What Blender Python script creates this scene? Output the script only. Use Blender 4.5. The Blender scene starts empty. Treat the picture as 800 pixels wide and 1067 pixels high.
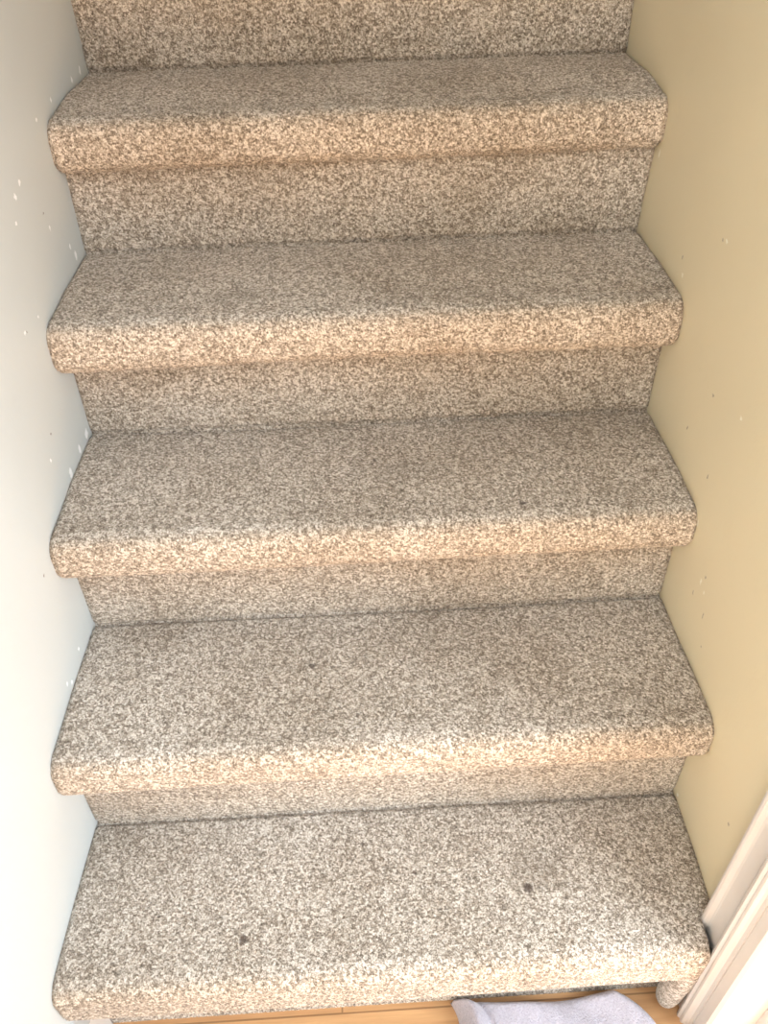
import bpy, math
import numpy as np
from mathutils import Matrix, Vector
C = bpy.context.scene.collection
sc = bpy.context.scene
PI = math.pi

# ------------------------------------------------------------------ camera
CAM = np.array([0.37394, -0.54375, 0.94477]); AA, BB, CC = 0.88733, 0.02494, -0.05137; FOC = 806.1
def rot(a, b, c):
    ca, sa, cb, sb, cc, s_ = math.cos(a), math.sin(a), math.cos(b), math.sin(b), math.cos(c), math.sin(c)
    Rx = np.array([[1,0,0],[0,ca,-sa],[0,sa,ca]]); Ry = np.array([[cb,0,sb],[0,1,0],[-sb,0,cb]]); Rz = np.array([[cc,-s_,0],[s_,cc,0],[0,0,1]])
    return Rz @ Ry @ Rx
R = rot(AA, BB, CC)
cd = bpy.data.cameras.new('camera'); cam = bpy.data.objects.new('camera', cd); C.objects.link(cam)
M4 = Matrix.Identity(4)
for i in range(3):
    for j in range(3): M4[i][j] = R[i][j]
    M4[i][3] = CAM[i]
cam.matrix_world = M4
cd.sensor_fit = 'VERTICAL'; cd.sensor_height = 36.0; cd.lens = 36.0 * FOC / 1067.0; cd.clip_start = 0.02
sc.camera = cam

# ------------------------------------------------------------------ world, lights, exposure
w = bpy.data.worlds.new('world'); sc.world = w; w.use_nodes = True
w.node_tree.nodes['Background'].inputs[0].default_value = (0.86, 0.93, 1.0, 1)
w.node_tree.nodes['Background'].inputs[1].default_value = 2.15
def area(name, loc, target, sx, sy, power, col, spread=180):
    l = bpy.data.lights.new(name, 'AREA'); l.shape = 'RECTANGLE'; l.size = sx; l.size_y = sy; l.energy = power; l.color = col; l.spread = math.radians(spread)
    o = bpy.data.objects.new(name, l); C.objects.link(o); o.location = loc
    o.rotation_euler = (Vector(target) - Vector(loc)).to_track_quat('-Z', 'Y').to_euler()
    return o
sl = bpy.data.lights.new('sun', 'SUN'); sl.energy = 26; sl.color = (1.0, 0.95, 0.88); sl.angle = math.radians(1.0)
so = bpy.data.objects.new('sun', sl); C.objects.link(so); so.rotation_euler = Vector((-.60, -.50, -.62)).to_track_quat('-Z', 'Y').to_euler()
area('side_room_fill_light', (1.7, -1.05, 0.85), (0.0, -0.15, 0.1), 0.8, 1.1, 29, (0.86, 0.94, 1.0))  # added cool fill through the doorway, brightens left wall and lower treads
sc.view_settings.view_transform = 'Standard'; sc.view_settings.look = 'None'
sc.view_settings.gamma = 1.0; sc.view_settings.use_curve_mapping = False
sc.view_settings.exposure = 0.3

# ------------------------------------------------------------------ helpers
def back(px, X=None, Z=None):
    d = R @ np.array([(px[0]-400)/FOC, -(px[1]-533.5)/FOC, -1.0])
    s = (Z-CAM[2])/d[2] if Z is not None else (X-CAM[0])/d[0]
    return CAM + s*d
def mesh_np(name, verts, faces, mat, parent=None, smooth=True):
    me = bpy.data.meshes.new(name)
    verts = np.asarray(verts, dtype=np.float32); faces = np.asarray(faces, dtype=np.int32)
    n = faces.shape[1]
    me.vertices.add(len(verts)); me.vertices.foreach_set('co', verts.ravel())
    me.loops.add(faces.size); me.loops.foreach_set('vertex_index', faces.ravel())
    me.polygons.add(len(faces)); me.polygons.foreach_set('loop_start', np.arange(0, faces.size, n, dtype=np.int32))
    me.update(calc_edges=True); me.validate()
    if smooth: me.polygons.foreach_set('use_smooth', np.ones(len(faces), dtype=bool))
    o = bpy.data.objects.new(name, me); C.objects.link(o); me.materials.append(mat)
    if parent: o.parent = parent
    return o
def mesh_py(name, verts, faces, mat, parent=None, smooth=False, bevel=0):
    me = bpy.data.meshes.new(name); me.from_pydata([tuple(v) for v in verts], [], faces); me.update()
    import bmesh
    bm = bmesh.new(); bm.from_mesh(me); bmesh.ops.recalc_face_normals(bm, faces=bm.faces)
    if bevel: bmesh.ops.bevel(bm, geom=list(bm.edges), offset=bevel, segments=2, affect='EDGES', clamp_overlap=True)
    bm.to_mesh(me); bm.free()
    for p in me.polygons: p.use_smooth = smooth
    o = bpy.data.objects.new(name, me); C.objects.link(o); me.materials.append(mat)
    if parent: o.parent = parent
    return o
def prism(name, poly, z0, z1, mat, parent=None, bevel=0):     # polygon in x,y stood upright
    n = len(poly)
    v = [(x, y, z0) for x, y in poly] + [(x, y, z1) for x, y in poly]
    f = [tuple(range(n-1, -1, -1)), tuple(range(n, 2*n))] + [(i, (i+1) % n, n+(i+1) % n, n+i) for i in range(n)]
    return mesh_py(name, v, f, mat, parent, bevel=bevel)
def box(name, a, b, mat, parent=None, bevel=0):
    return prism(name, [(a[0],a[1]),(b[0],a[1]),(b[0],b[1]),(a[0],b[1])], a[2], b[2], mat, parent, bevel)
def grid_faces(nu, nv):
    i = np.arange(nu-1)[:, None]*nv + np.arange(nv-1)[None, :]
    return np.stack([i, i+nv, i+nv+1, i+1], -1).reshape(-1, 4)
def structure(o): o['kind'] = 'structure'; return o
def thing(o, label, cat, group=None):
    o['label'] = label; o['category'] = cat
    if group: o['group'] = group
    return o

# ------------------------------------------------------------------ materials
class NT:
    def __init__(s, name):
        s.m = bpy.data.materials.new(name); s.m.use_nodes = True; s.t = s.m.node_tree; s.b = s.t.nodes['Principled BSDF']
    def n(s, typ, **kw):
        x = s.t.nodes.new(typ)
        for k, v in kw.items(): setattr(x, k, v)
        return x
    def l(s, a, b): s.t.links.new(a, b)
    def val(s, sock, v):
        if isinstance(v, bpy.types.NodeSocket): s.l(v, sock)
        else: sock.default_value = v
    def math(s, op, a, b=0.0, c=None):
        x = s.n('ShaderNodeMath', operation=op); s.val(x.inputs[0], a); s.val(x.inputs[1], b)
        if c is not None: s.val(x.inputs[2], c)
        return x.outputs[0]
    def noise(s, co, scale, detail=2, rough=.5):
        x = s.n('ShaderNodeTexNoise'); s.l(co, x.inputs['Vector']); x.inputs['Scale'].default_value = scale
        x.inputs['Detail'].default_value = detail; x.inputs['Roughness'].default_value = rough
        return x.outputs['Fac']
    def ramp(s, fac, stops):
        x = s.n('ShaderNodeValToRGB'); s.l(fac, x.inputs[0]); e = x.color_ramp.elements
        while len(e) < len(stops): e.new(0.5)
        for el, (p, c) in zip(e, stops): el.position = p; el.color = (*c, 1)
        return x.outputs[0]
    def mix(s, fac, a, b, mode='MIX'):
        x = s.n('ShaderNodeMix', data_type='RGBA', blend_type=mode); s.val(x.inputs[0], fac)
        s.val(x.inputs[6], a if isinstance(a, bpy.types.NodeSocket) else (*a, 1)); s.val(x.inputs[7], b if isinstance(b, bpy.types.NodeSocket) else (*b, 1))
        return x.outputs[2]
    def bump(s, h, strength, dist):
        x = s.n('ShaderNodeBump'); s.l(h, x.inputs['Height']); x.inputs['Strength'].default_value = strength; x.inputs['Distance'].default_value = dist
        s.l(x.outputs[0], s.b.inputs['Normal'])
    def co(s): return s.n('ShaderNodeTexCoord').outputs['Object']
    def marks(s, co, spots, lo=.7, hi=1.15):          # spots: (centre, radii) -> mask of small irregular spots
        dist = s.n('ShaderNodeTexNoise'); s.l(co, dist.inputs['Vector']); dist.inputs['Scale'].default_value = 260
        wob = s.n('ShaderNodeVectorMath', operation='MULTIPLY_ADD'); s.l(dist.outputs['Color'], wob.inputs[0])
        wob.inputs[1].default_value = (.006, .006, .006); s.l(co, wob.inputs[2])
        off = s.n('ShaderNodeVectorMath', operation='SUBTRACT'); s.l(wob.outputs[0], off.inputs[0]); off.inputs[1].default_value = (.003, .003, .003)
        tot = None
        for c, r in spots:
            a = s.n('ShaderNodeVectorMath', operation='SUBTRACT'); s.l(off.outputs[0], a.inputs[0]); a.inputs[1].default_value = tuple(c)
            b = s.n('ShaderNodeVectorMath', operation='DIVIDE'); s.l(a.outputs[0], b.inputs[0]); b.inputs[1].default_value = tuple(r)
            d = s.n('ShaderNodeVectorMath', operation='LENGTH'); s.l(b.outputs[0], d.inputs[0])
            m = s.n('ShaderNodeMapRange'); s.l(d.outputs['Value'], m.inputs[0]); m.inputs[1].default_value = lo; m.inputs[2].default_value = hi
            m.inputs[3].default_value = 1; m.inputs[4].default_value = 0
            tot = m.outputs[0] if tot is None else s.math('MAXIMUM', tot, m.outputs[0])
        return tot

BASE = np.array([0.38, -0.16, -0.20])          # foot of the staircase, origin of its parts

# walls: slightly uneven old plaster, measured along the steps
WL = (0.0, 0.0286, 0.0183); WR = (0.7636, 0.0165, -0.0193)
DL = [(.0033,0,.0013),(-.194,-.033,.001),(.1673,.199,.0033),(-.036,.166,.004),(.3347,.387,-.001),(.1286,.354,.002),(.475,.576,0),(.295,.543,0),(.627,.76,.0088),(.4515,.727,.001)]
DR = [(-.002,0,.0008),(-.195,-.033,-.003),(.165,.199,-.0024),(-.029,.166,.003),(.3265,.387,-.0028),(.132,.354,0),(.475,.576,-.0048),(.294,.543,.001),(.6256,.76,-.0053),(.470,.727,.005)]
def wall_x(side, y, z):
    a, b, c = WL if side == 0 else WR
    y = np.asarray(y, float); z = np.asarray(z, float)
    num = 0; den = 0.25
    for yy, zz, dx in (DL if side == 0 else DR):
        g = np.exp(-((y-yy)**2+(z-zz)**2)/(2*.06**2)); num = num + g*dx; den = den + g
    yc = np.clip(y, -.6, 1.2); zc = np.clip(z, -.3, 1.6)
    return a + b*yc + c*zc + num/den

def paint(name, col, chips, darks, chipcol, darkcol):
    k = NT(name); co = k.co()
    base = k.mix(k.noise(co, 3.0, 3), [c*.96 for c in col], [min(1, c*1.03) for c in col])
    scuff = k.ramp(k.noise(co, 9.0, 6, .7), [(.60, (0,0,0)), (.80, (.35,.35,.35))])
    base = k.mix(scuff, base, [c*.86 for c in col])
    if chips: base = k.mix(k.marks(co, chips), base, chipcol)
    if darks: base = k.mix(k.marks(co, darks), base, darkcol)
    k.l(base, k.b.inputs['Base Color']); k.b.inputs['Roughness'].default_value = .48
    k.bump(k.noise(co, 55, 4, .6), .10, .004)
    return k.m
def onwall(side, px):
    X = .76 if side else .01
    for _ in range(6):
        p = back(px, X=X); X = float(wall_x(side, p[1], p[2]))
    return p
chipL = [((83,73),.004,.007),((75,83),.004,.005),((53,104),.003,.004),((38,125),.004,.003),((20,190),.004,.004),((16,205),.004,.005),((17,233),.003,.003),((52,238),.003,.003),((73,257),.003,.005),((79,266),.005,.008),
         ((26,347),.004,.003),((90,452),.007,.009),((83,468),.005,.008),((74,493),.006,.010),((82,676),.003,.004),((75,711),.003,.004),((70,713),.003,.004),((53,480),.003,.003),((40,330),.003,.002),((70,600),.003,.003)]
darkL = [((53,452),.0028,.0028),((46,600),.0025,.0025),((28,346),.002,.002),((45,222),.002,.002)]
chipR = [((687,160),.002,.007),((711,287),.003,.004),((772,436),.003,.003),((730,606),.002,.006),((757,252),.003,.003),((727,545),.002,.006),((706,828),.003,.005),((733,618),.002,.003)]
darkR = [((753,250),.0025,.0025),((711,268),.002,.004),((743,412),.003,.0025),((735,602),.0022,.003),((722,617),.002,.004),((730,674),.0025,.0025),((759,859),.0028,.0028),((716,445),.002,.004),((737,497),.002,.004),((732,642),.002,.006)]
def mk(side, lst): return [(onwall(side, p), (.05, a, b)) for p, a, b in [(q, c*.78, d*.78) for q, c, d in lst]]
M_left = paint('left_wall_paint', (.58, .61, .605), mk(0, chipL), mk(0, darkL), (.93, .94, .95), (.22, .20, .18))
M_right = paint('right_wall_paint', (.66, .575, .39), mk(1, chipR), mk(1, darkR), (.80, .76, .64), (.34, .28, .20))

def simple(name, col, rough=.5, nscale=20, nb=.1, dist=.002, var=.06):
    k = NT(name); co = k.co()
    k.l(k.mix(k.noise(co, nscale, 4), [c*(1-var) for c in col], [min(1, c*(1+var)) for c in col]), k.b.inputs['Base Color'])
    k.b.inputs['Roughness'].default_value = rough; k.bump(k.noise(co, nscale*4, 3), nb, dist); return k.m
M_gloss = simple('white_gloss_paint', (.60, .555, .51), .3)
M_board = simple('carcass_timber', (.45, .33, .2), .7)
M_plain = simple('ceiling_paint', (.8, .79, .76), .7)

def carpet(name, spots, smudge=None):
    k = NT(name); co = k.co()
    at = k.n('ShaderNodeAttribute', attribute_name='yarn').outputs['Fac']
    fl = k.noise(co, 570, 2, .6)
    f = k.math('ADD', k.math('MULTIPLY', at, .26), k.math('MULTIPLY', fl, .78))
    yarn = k.ramp(f, [(.32, (.145,.115,.09)), (.46, (.34,.288,.234)), (.56, (.53,.468,.40)), (.70, (.86,.80,.725))])
    wear = k.ramp(k.noise(co, 5.5, 3, .6), [(.38, (1,1,1)), (.70, (.80,.77,.73))])
    yarn = k.mix(1.0, yarn, wear, 'MULTIPLY')
    if smudge: yarn = k.mix(k.math('MULTIPLY', k.marks(co, smudge, .1, 1.1), .30), yarn, (.15, .12, .09))
    lit_tint = k.n('ShaderNodeAttribute', attribute_name='lit_tint').outputs['Fac']       # light painted into the colour: greyer treads, paler warm nosing fronts
    lit_tint = k.math('ADD', lit_tint, k.math('MULTIPLY', k.math('SUBTRACT', k.noise(co, 30, 3), .5), .5))
    yarn = k.mix(1.0, yarn, k.ramp(lit_tint, [(.1, (.92,.93,.94)), (.5, (.93,.92,.90)), (.9, (1.0,.96,.91))]), 'MULTIPLY')
    if spots: yarn = k.mix(k.math('MULTIPLY', k.marks(co, spots), .8), yarn, (.07, .05, .04))
    k.l(yarn, k.b.inputs['Base Color']); k.b.inputs['Roughness'].default_value = .95
    k.b.inputs['Specular IOR Level'].default_value = .1
    k.b.inputs['Sheen Weight'].default_value = .15; k.b.inputs['Sheen Roughness'].default_value = .6
    k.bump(fl, .5, .0015)
    return k.m
ZS = [0.0, .1993, .3871, .5763, .76, .945]
SPOT = {0: [((550,925),.006),((253,978),.0055),((378,880),.003),((432,909),.003),((165,955),.002)], 1: [((325,693),.004),((372,742),.003)],
        2: [((331,549),.007),((545,517),.005),((415,555),.004),((390,478),.003)], 3: [((247,318),.003)]}
def spots_for(k): return [(back(p, Z=ZS[k]) - BASE, (r, r, .03)) for p, r in SPOT.get(k, [])]
SMUDGE = {2: [((415,487),.07,.03),((330,547),.02,.012)], 4: [((300,95),.12,.03),((480,90),.09,.03)], 3: [((460,300),.10,.035),((250,300),.07,.02)], 0: [((560,905),.05,.03)]}
def smudge_for(k): return [(back(p, Z=ZS[k]) - BASE, (a, b, .05)) for p, a, b in SMUDGE.get(k, [])]
M_carpet = carpet('looped_wool_carpet', None)
M_tread = [carpet('looped_wool_carpet_soiled_tread', spots_for(k), smudge_for(k)) for k in range(6)]

# ------------------------------------------------------------------ room shell
def wall_grid(name, side, y0, y1, z0, z1, mat, thick):
    ys = np.arange(y0, y1+1e-6, .02); zs = np.arange(z0, z1+1e-6, .02); ys[-1] = y1; zs[-1] = z1
    Y, Z = np.meshgrid(ys, zs, indexing='ij'); X = wall_x(side, Y, Z)
    nu, nv = Y.shape; A = np.stack([X, Y, Z], -1).reshape(-1, 3)
    s = 1 if side else -1
    B = A.copy(); B[:, 0] = (WR[0] + thick) if side else -thick - .02
    f = grid_faces(nu, nv); f2 = f[:, ::-1] + nu*nv
    if side: f, f2 = f[:, ::-1], f2[:, ::-1]
    idx = np.arange(nu*nv).reshape(nu, nv)
    ring = np.concatenate([idx[:, 0], idx[-1, 1:], idx[-2::-1, -1], idx[0, -2:0:-1]])
    nx = np.roll(ring, -1); side_f = np.stack([ring, nx, nx+nu*nv, ring+nu*nv], -1)
    if side: side_f = side_f[:, ::-1]
    return structure(mesh_np(name, np.concatenate([A, B]), np.concatenate([f, f2, side_f]), mat))
CORNER = -.215
wall_grid('wall_left', 0, -2.6, 2.4, -.2, 1.75, M_left, .10)
wall_grid('wall_right', 1, CORNER, 2.4, -.2, 1.75, M_right, .11)

k = NT('honey_floorboards'); co = k.co()
mp = k.n('ShaderNodeMapping'); k.l(co, mp.inputs[0]); mp.inputs['Scale'].default_value = (1, 1, 1)
br = k.n('ShaderNodeTexBrick'); k.l(mp.outputs[0], br.inputs[0]); br.inputs['Scale'].default_value = 1; br.inputs['Mortar Size'].default_value = .0012
br.inputs['Brick Width'].default_value = .62; br.inputs['Row Height'].default_value = .085; br.inputs['Color1'].default_value = (.70,.43,.21,1); br.inputs['Color2'].default_value = (.62,.35,.17,1); br.inputs['Mortar'].default_value = (.34,.19,.09,1)
mp2 = k.n('ShaderNodeMapping'); k.l(co, mp2.inputs[0]); mp2.inputs['Scale'].default_value = (2, 28, 1)
g = k.ramp(k.noise(mp2.outputs[0], 4, 5, .6), [(.35, (.78,.74,.70)), (.7, (1,1,1))])
k.l(k.mix(1.0, br.outputs[0], g, 'MULTIPLY'), k.b.inputs['Base Color']); k.b.inputs['Roughness'].default_value = .35
structure(box('floor', (-.12, -2.6, -.24), (2.2, 2.4, -.2), k.m))
structure(box('ceiling', (-.12, -.42, 1.75), (.98, 2.4, 1.8), M_plain))  # unseen; lowered and cut short to dim the upper steps
structure(box('front_light_blocker', (-.12, -2.7, -.24), (2.2, -2.6, 2.2), simple('dark_brown_blocker', (.13, .095, .065), .6)))  # unseen dark wall added behind the camera to cut front light on the stairs
structure(box('wall_back', (-.12, 2.4, -.2), (.98, 2.5, 1.75), M_plain))

# casing round the doorway at the foot of the stairs: moulded profile, stands on the right wall's end
def xr(y): return float(wall_x(1, y, 0.0))
prof = [(.7655,-.1550),(.7460,-.1550),(.7425,-.1580),(.7418,-.1610),(.7425,-.1640),(.7480,-.1662),(.7488,-.1690),(.7482,-.1900),(.7450,-.1925),(.7425,-.1955),(.7420,-.1985),(.7445,-.2010),
        (.7435,-.2035),(.7440,-.2060),(.7480,-.2080),(.7500,-.2100),(.7505,-.2145),(.7655,-.2145)]
structure(prism('trim_1', prof, -.2, 1.749, M_gloss))
# door lining on the wall's end face, with a rounded stop
structure(prism('trim_2', [(.7520,-.2152),(.880,-.2152),(.880,-.232),(.7560,-.232),(.7520,-.229)], -.2, 1.749, M_gloss))
structure(prism('trim_3', [(.8120,-.2322),(.880,-.2322),(.880,-.246),(.8150,-.246),(.8128,-.244),(.8120,-.240)], -.2, 1.749, M_gloss))
structure(box('trim_4', (.7600, -.90, -.2), (.7740, -.2325, -.194), M_gloss, bevel=.0015))
# skirting on the left wall in front of the bottom riser
yy = np.linspace(-2.6, -.166, 60)
pr = [(float(wall_x(0, y, -.15)) + .001, y) for y in yy]; pr2 = [(max(float(wall_x(0, y, -.15)), 0) + .013, y) for y in yy[::-1]]
structure(prism('baseboard_left', pr + pr2, -.2, -.105, M_gloss))

# ------------------------------------------------------------------ carpeted stairs
def hsh(a, b, k):
    v = np.sin(a*127.1 + b*311.7 + k*74.7)*43758.5453
    return v - np.floor(v)
def loops(u, v, cell=.0028):
    """rounded yarn loops on a jittered lattice: height 0..1 and a random tone per loop"""
    U = u/cell; V = v/(cell*.82)
    iu = np.floor(U); iv = np.floor(V)
    best = np.full(U.shape, 9.0); tone = np.zeros(U.shape)
    for a in (-1, 0, 1):
        for b in (-1, 0, 1):
            cu = iu+a; cv = iv+b
            pu = cu + .5 + (hsh(cu, cv, 1)-.5)*.75 + .25*np.where(np.mod(cv, 2) < 1, 1, -1); pv = cv + .5 + (hsh(cu, cv, 2)-.5)*.6
            th = hsh(cu, cv, 3)*PI; el = 1.45
            du = U-pu; dv = V-pv
            a1 = (du*np.cos(th)+dv*np.sin(th))/el**.5; b1 = (-du*np.sin(th)+dv*np.cos(th))*el**.5
            d = np.sqrt(a1*a1+b1*b1); m = d < best
            best = np.where(m, d, best); tone = np.where(m, hsh(cu, cv, 5), tone)
    return np.sqrt(np.clip(1-(best/.92)**2, 0, 1)), tone

RES = .00105; AMP = .0030
def carpet_sheet(name, pts, s0, mat, parent, xlim, uoff, lit_tint, crease):
    """pts(s, t): profile point (y, z) pairs for t in 0..1 across; sheet from left to right wall, pile displaced along the normal"""
    P, N, S = pts                                  # P: list over s of ((yl,zl),(yr,zr)); S: arc length
    n = len(S); m = int(.77/RES)
    t = np.linspace(0, 1, m)[None, :]
    y = P[:, 0, 0][:, None]*(1-t) + P[:, 1, 0][:, None]*t
    z = P[:, 0, 1][:, None]*(1-t) + P[:, 1, 1][:, None]*t
    xl, xrr = xlim(y, z)
    x = xl*(1-t) + xrr*t
    u = x + uoff*3.7; v = np.broadcast_to(S[:, None] + uoff*1.93, y.shape)
    h, tone = loops(u, v)
    soft = np.sin(x*9+uoff*5)*np.sin(v*17+uoff)*.0012
    edge = np.clip(np.minimum(t, 1-t)*.77/.004, 0, 1)
    d = h*AMP*(.6+.4*edge) + soft - AMP*.6 - .0022*np.exp(-(np.minimum(t, 1-t)*.77/.004)**2)
    if crease == 'start': d = d - .0035*np.exp(-((S-S[0]-.010)/.004)**2)[:, None]
    if crease == 'end': d = d - .0030*np.exp(-((S[-1]-.008-S)/.004)**2)[:, None]
    V3 = np.stack([x, y + N[:, 0][:, None]*d, z + N[:, 1][:, None]*d], -1).reshape(-1, 3) - BASE
    o = mesh_np(name, V3, grid_faces(n, m), mat, parent)
    at = o.data.attributes.new('yarn', 'FLOAT', 'POINT'); at.data.foreach_set('value', tone.ravel().astype(np.float32))
    at = o.data.attributes.new('lit_tint', 'FLOAT', 'POINT'); at.data.foreach_set('value', np.repeat(lit_tint, m).astype(np.float32))
    return o

def resample(poly, step):
    poly = np.array(poly); seg = np.linalg.norm(np.diff(poly, axis=0), axis=1); s = np.concatenate([[0], np.cumsum(seg)])
    n = max(3, int(s[-1]/step)); q = np.linspace(0, s[-1], n)
    return np.stack([np.interp(q, s, poly[:, 0]), np.interp(q, s, poly[:, 1])], -1), q

YB = [(.003,-.002),(.1673,.1649),(.3347,.3265),(.475,.475),(.627,.626),(.79,.79)]      # back crease of each tread, left and right
YN = [(-.199,-.199),(-.038,-.035),(.128,.127),(.289,.288),(.449,.458),(.612,.612)]      # front of each nosing
T = .067
stairs = bpy.data.objects.new('carpeted_staircase', None); C.objects.link(stairs); stairs.location = BASE
thing(stairs, 'straight flight of steps covered wall to wall in beige looped wool carpet', 'staircase')

TK = (.086, .074, .074, .079, .081, .076)
DROP = (.004, .008, .011, .015, .019, .010)
def profile(yn, yb, z, yr, z_low, drop, tk):
    """tread back -> nosing -> under -> riser bottom, as y,z polyline with indices of the two breaks"""
    p = [(yb+.010, z-.001), (yb-.006, z)]
    yf = yn - .003; e = z - drop                  # old padded treads sag towards the front
    p += [(yb*.5+yn*.5, z-drop*.35), (yn+.028, e)]; i1 = 3
    for a in np.linspace(90, 180, 14)[1:]:
        p.append((yf+.026+.026*math.cos(math.radians(a)), e-.024+.024*math.sin(math.radians(a))))
    for a in np.linspace(188, 262, 8):
        p.append((yf+.022+.022*math.cos(math.radians(a)), z-tk+.022+.021*math.sin(math.radians(a))))
    p.append((yr+.001, z-tk+.001)); i2 = len(p)-1
    p += [(yr, z-tk-.004), (yr+.0005, z_low+.004), (yr+.001, z_low-.008 if z_low > -.19 else z_low)]
    return np.array(p), i1, i2
def xlim_for(k):
    def f(y, z):
        xl = wall_x(0, y, z) + .0003; xx = wall_x(1, y, z) - .0003
        if k == 0:      # cut round the door casing
            b = np.clip((y+.150)/-.008, 0, 1); xx = np.minimum(xx, xx*(1-b) + .7415*b)
        return xl, xx
    return f
for k in range(6):
    zl = -.2 if k == 0 else ZS[k-1]
    Pl = []; parts = []
    for sd in (0, 1):
        yr = (YB[k-1][sd] if k else -.163)
        p, i1, i2 = profile(YN[k][sd], YB[k][sd], ZS[k], yr, zl, DROP[k], TK[k])
        parts.append((p[:i1+1], p[i1:i2+1], p[i2:]))
    s_off = 0
    names = ('tread', 'nosing', 'riser'); objs = {}
    allP = []
    for j in range(3):
        L0, q = resample(parts[0][j], RES); n = len(q)
        seg = np.linalg.norm(np.diff(parts[1][j], axis=0), axis=1); ss = np.concatenate([[0], np.cumsum(seg)]); qq = np.linspace(0, ss[-1], n)
        R0 = np.stack([np.interp(qq, ss, parts[1][j][:, 0]), np.interp(qq, ss, parts[1][j][:, 1])], -1)
        allP.append((np.stack([L0, R0], 1), q + s_off)); s_off += q[-1]
    full = np.concatenate([a[0][(1 if i else 0):] for i, a in enumerate(allP)]); fS = np.concatenate([a[1][(1 if i else 0):] for i, a in enumerate(allP)])
    tan = np.gradient(full.mean(1), axis=0); tan /= np.linalg.norm(tan, axis=1)[:, None]
    nor = np.stack([tan[:, 1], -tan[:, 0]], -1); nor = np.where(True, nor, nor)
    ker = np.ones(5)/5; nor = np.stack([np.convolve(np.pad(nor[:, c], 2, 'edge'), ker, 'valid') for c in (0, 1)], -1); nor /= np.linalg.norm(nor, axis=1)[:, None]
    if nor[len(allP[0][1])//2, 1] < 0: nor = -nor
    sa, sb = allP[0][1][-1], allP[1][1][-1]      # arc lengths where the nosing begins and ends
    LIT_TINT = np.clip((fS-sa-.016)/.014, 0, 1); LIT_TINT = np.where(fS > sb-.012, .5+.5*np.clip((sb-fS)/.012, 0, 1), LIT_TINT)
    a0 = 0
    tread = None
    for j in range(3):
        n = len(allP[j][1]); sl = slice(a0, a0+n); a0 += n-1
        par = stairs if j != 1 else tread
        o = carpet_sheet(names[j], (full[sl], nor[sl], fS[sl]), 0, M_tread[k] if j == 0 else M_carpet, par, xlim_for(k), k+1, LIT_TINT[sl], ('start', '', 'end')[j])
        if j == 0: tread = o
    # flipped winding check is unnecessary: shading is two sided
# carpet end tucked down beside the door casing, below the bottom nosing
th = np.linspace(0, 2*PI, 60, endpoint=False); zz = np.linspace(0, 1, 90)
TH, ZZ = np.meshgrid(th, zz, indexing='ij')
cx = .7310 - .002*ZZ; rx = .0165*(1-.30*ZZ); ry = .016*(1-.2*ZZ)
h, tone = loops(TH*.013, ZZ*.13+.3)
cap = np.sqrt(np.clip(1-np.abs(ZZ*2-1)**6, 0, 1))
X = cx + (rx*cap + h*.0022*cap)*np.cos(TH); Y = -.187 + .006*ZZ + (ry*cap + h*.0022*cap)*np.sin(TH); Zt = -.058 - .139*ZZ
tf = grid_faces(60, 90); idx = np.arange(60*90).reshape(60, 90)
wrap = np.stack([idx[-1, :-1], idx[0, :-1], idx[0, 1:], idx[-1, 1:]], -1)
tk = mesh_np('carpet_end_tuck', np.stack([X, Y, Zt], -1).reshape(-1, 3) - BASE, np.concatenate([tf, wrap]), M_carpet, stairs)
tk.data.attributes.new('yarn', 'FLOAT', 'POINT').data.foreach_set('value', tone.ravel().astype(np.float32))

# ------------------------------------------------------------------ towel on the floor
k = NT('lavender_towelling'); co = k.co()
k.l(k.mix(k.noise(co, 420, 3), (.30,.28,.33), (.56,.53,.59)), k.b.inputs['Base Color']); k.b.inputs['Roughness'].default_value = .95
k.b.inputs['Sheen Weight'].default_value = .3; k.bump(k.noise(co, 480, 2), .8, .002)
nu, nv = 150, 150
U, Vv = np.meshgrid(np.linspace(0, 1, nu), np.linspace(0, 1, nv), indexing='ij')
r_ = np.random.RandomState(3)
x0 = .452 + .03*Vv + .006*np.sin(Vv*22); x1 = .712 + .05*Vv - .050*np.exp(-Vv*12)
X = x0*(1-U) + x1*U
Y = -.1665 - .008*np.sin(U*3) - .30*Vv 
prof_e = np.clip(np.minimum.reduce([U*13, (1-U)*13, Vv*30, (1-Vv)*13]), 0, 1); prof_e = np.sqrt(1-(1-prof_e)**2)
top = .024 + .005*np.sin(U*7+Vv*3) + .004*np.sin(U*13-Vv*9+2) + .009*np.exp(-((U-.07-.25*Vv)/.035)**2) - .005*np.exp(-((U-.14-.25*Vv)/.02)**2) + .0006*np.sin(U*60+Vv*20)*np.sin(Vv*41)
Zt = -.1995 + top*prof_e + .0006
A = np.stack([X, Y, Zt], -1).reshape(-1, 3); B = A.copy(); B[:, 2] = -.1995
f = grid_faces(nu, nv); idx = np.arange(nu*nv).reshape(nu, nv); ring = np.concatenate([idx[:, 0], idx[-1, 1:], idx[-2::-1, -1], idx[0, -2:0:-1]]); nx = np.roll(ring, -1)
tb = np.array([.57, -.30, -.2])
tw = mesh_np('towel', np.concatenate([A, B]) - tb, np.concatenate([f[:, ::-1], f + nu*nv, np.stack([ring, ring+nu*nv, nx+nu*nv, nx], -1)[:, ::-1]]), k.m)
tw.location = tb
thing(tw, 'pale lavender grey towel crumpled on the wooden floor under the bottom step', 'towel')
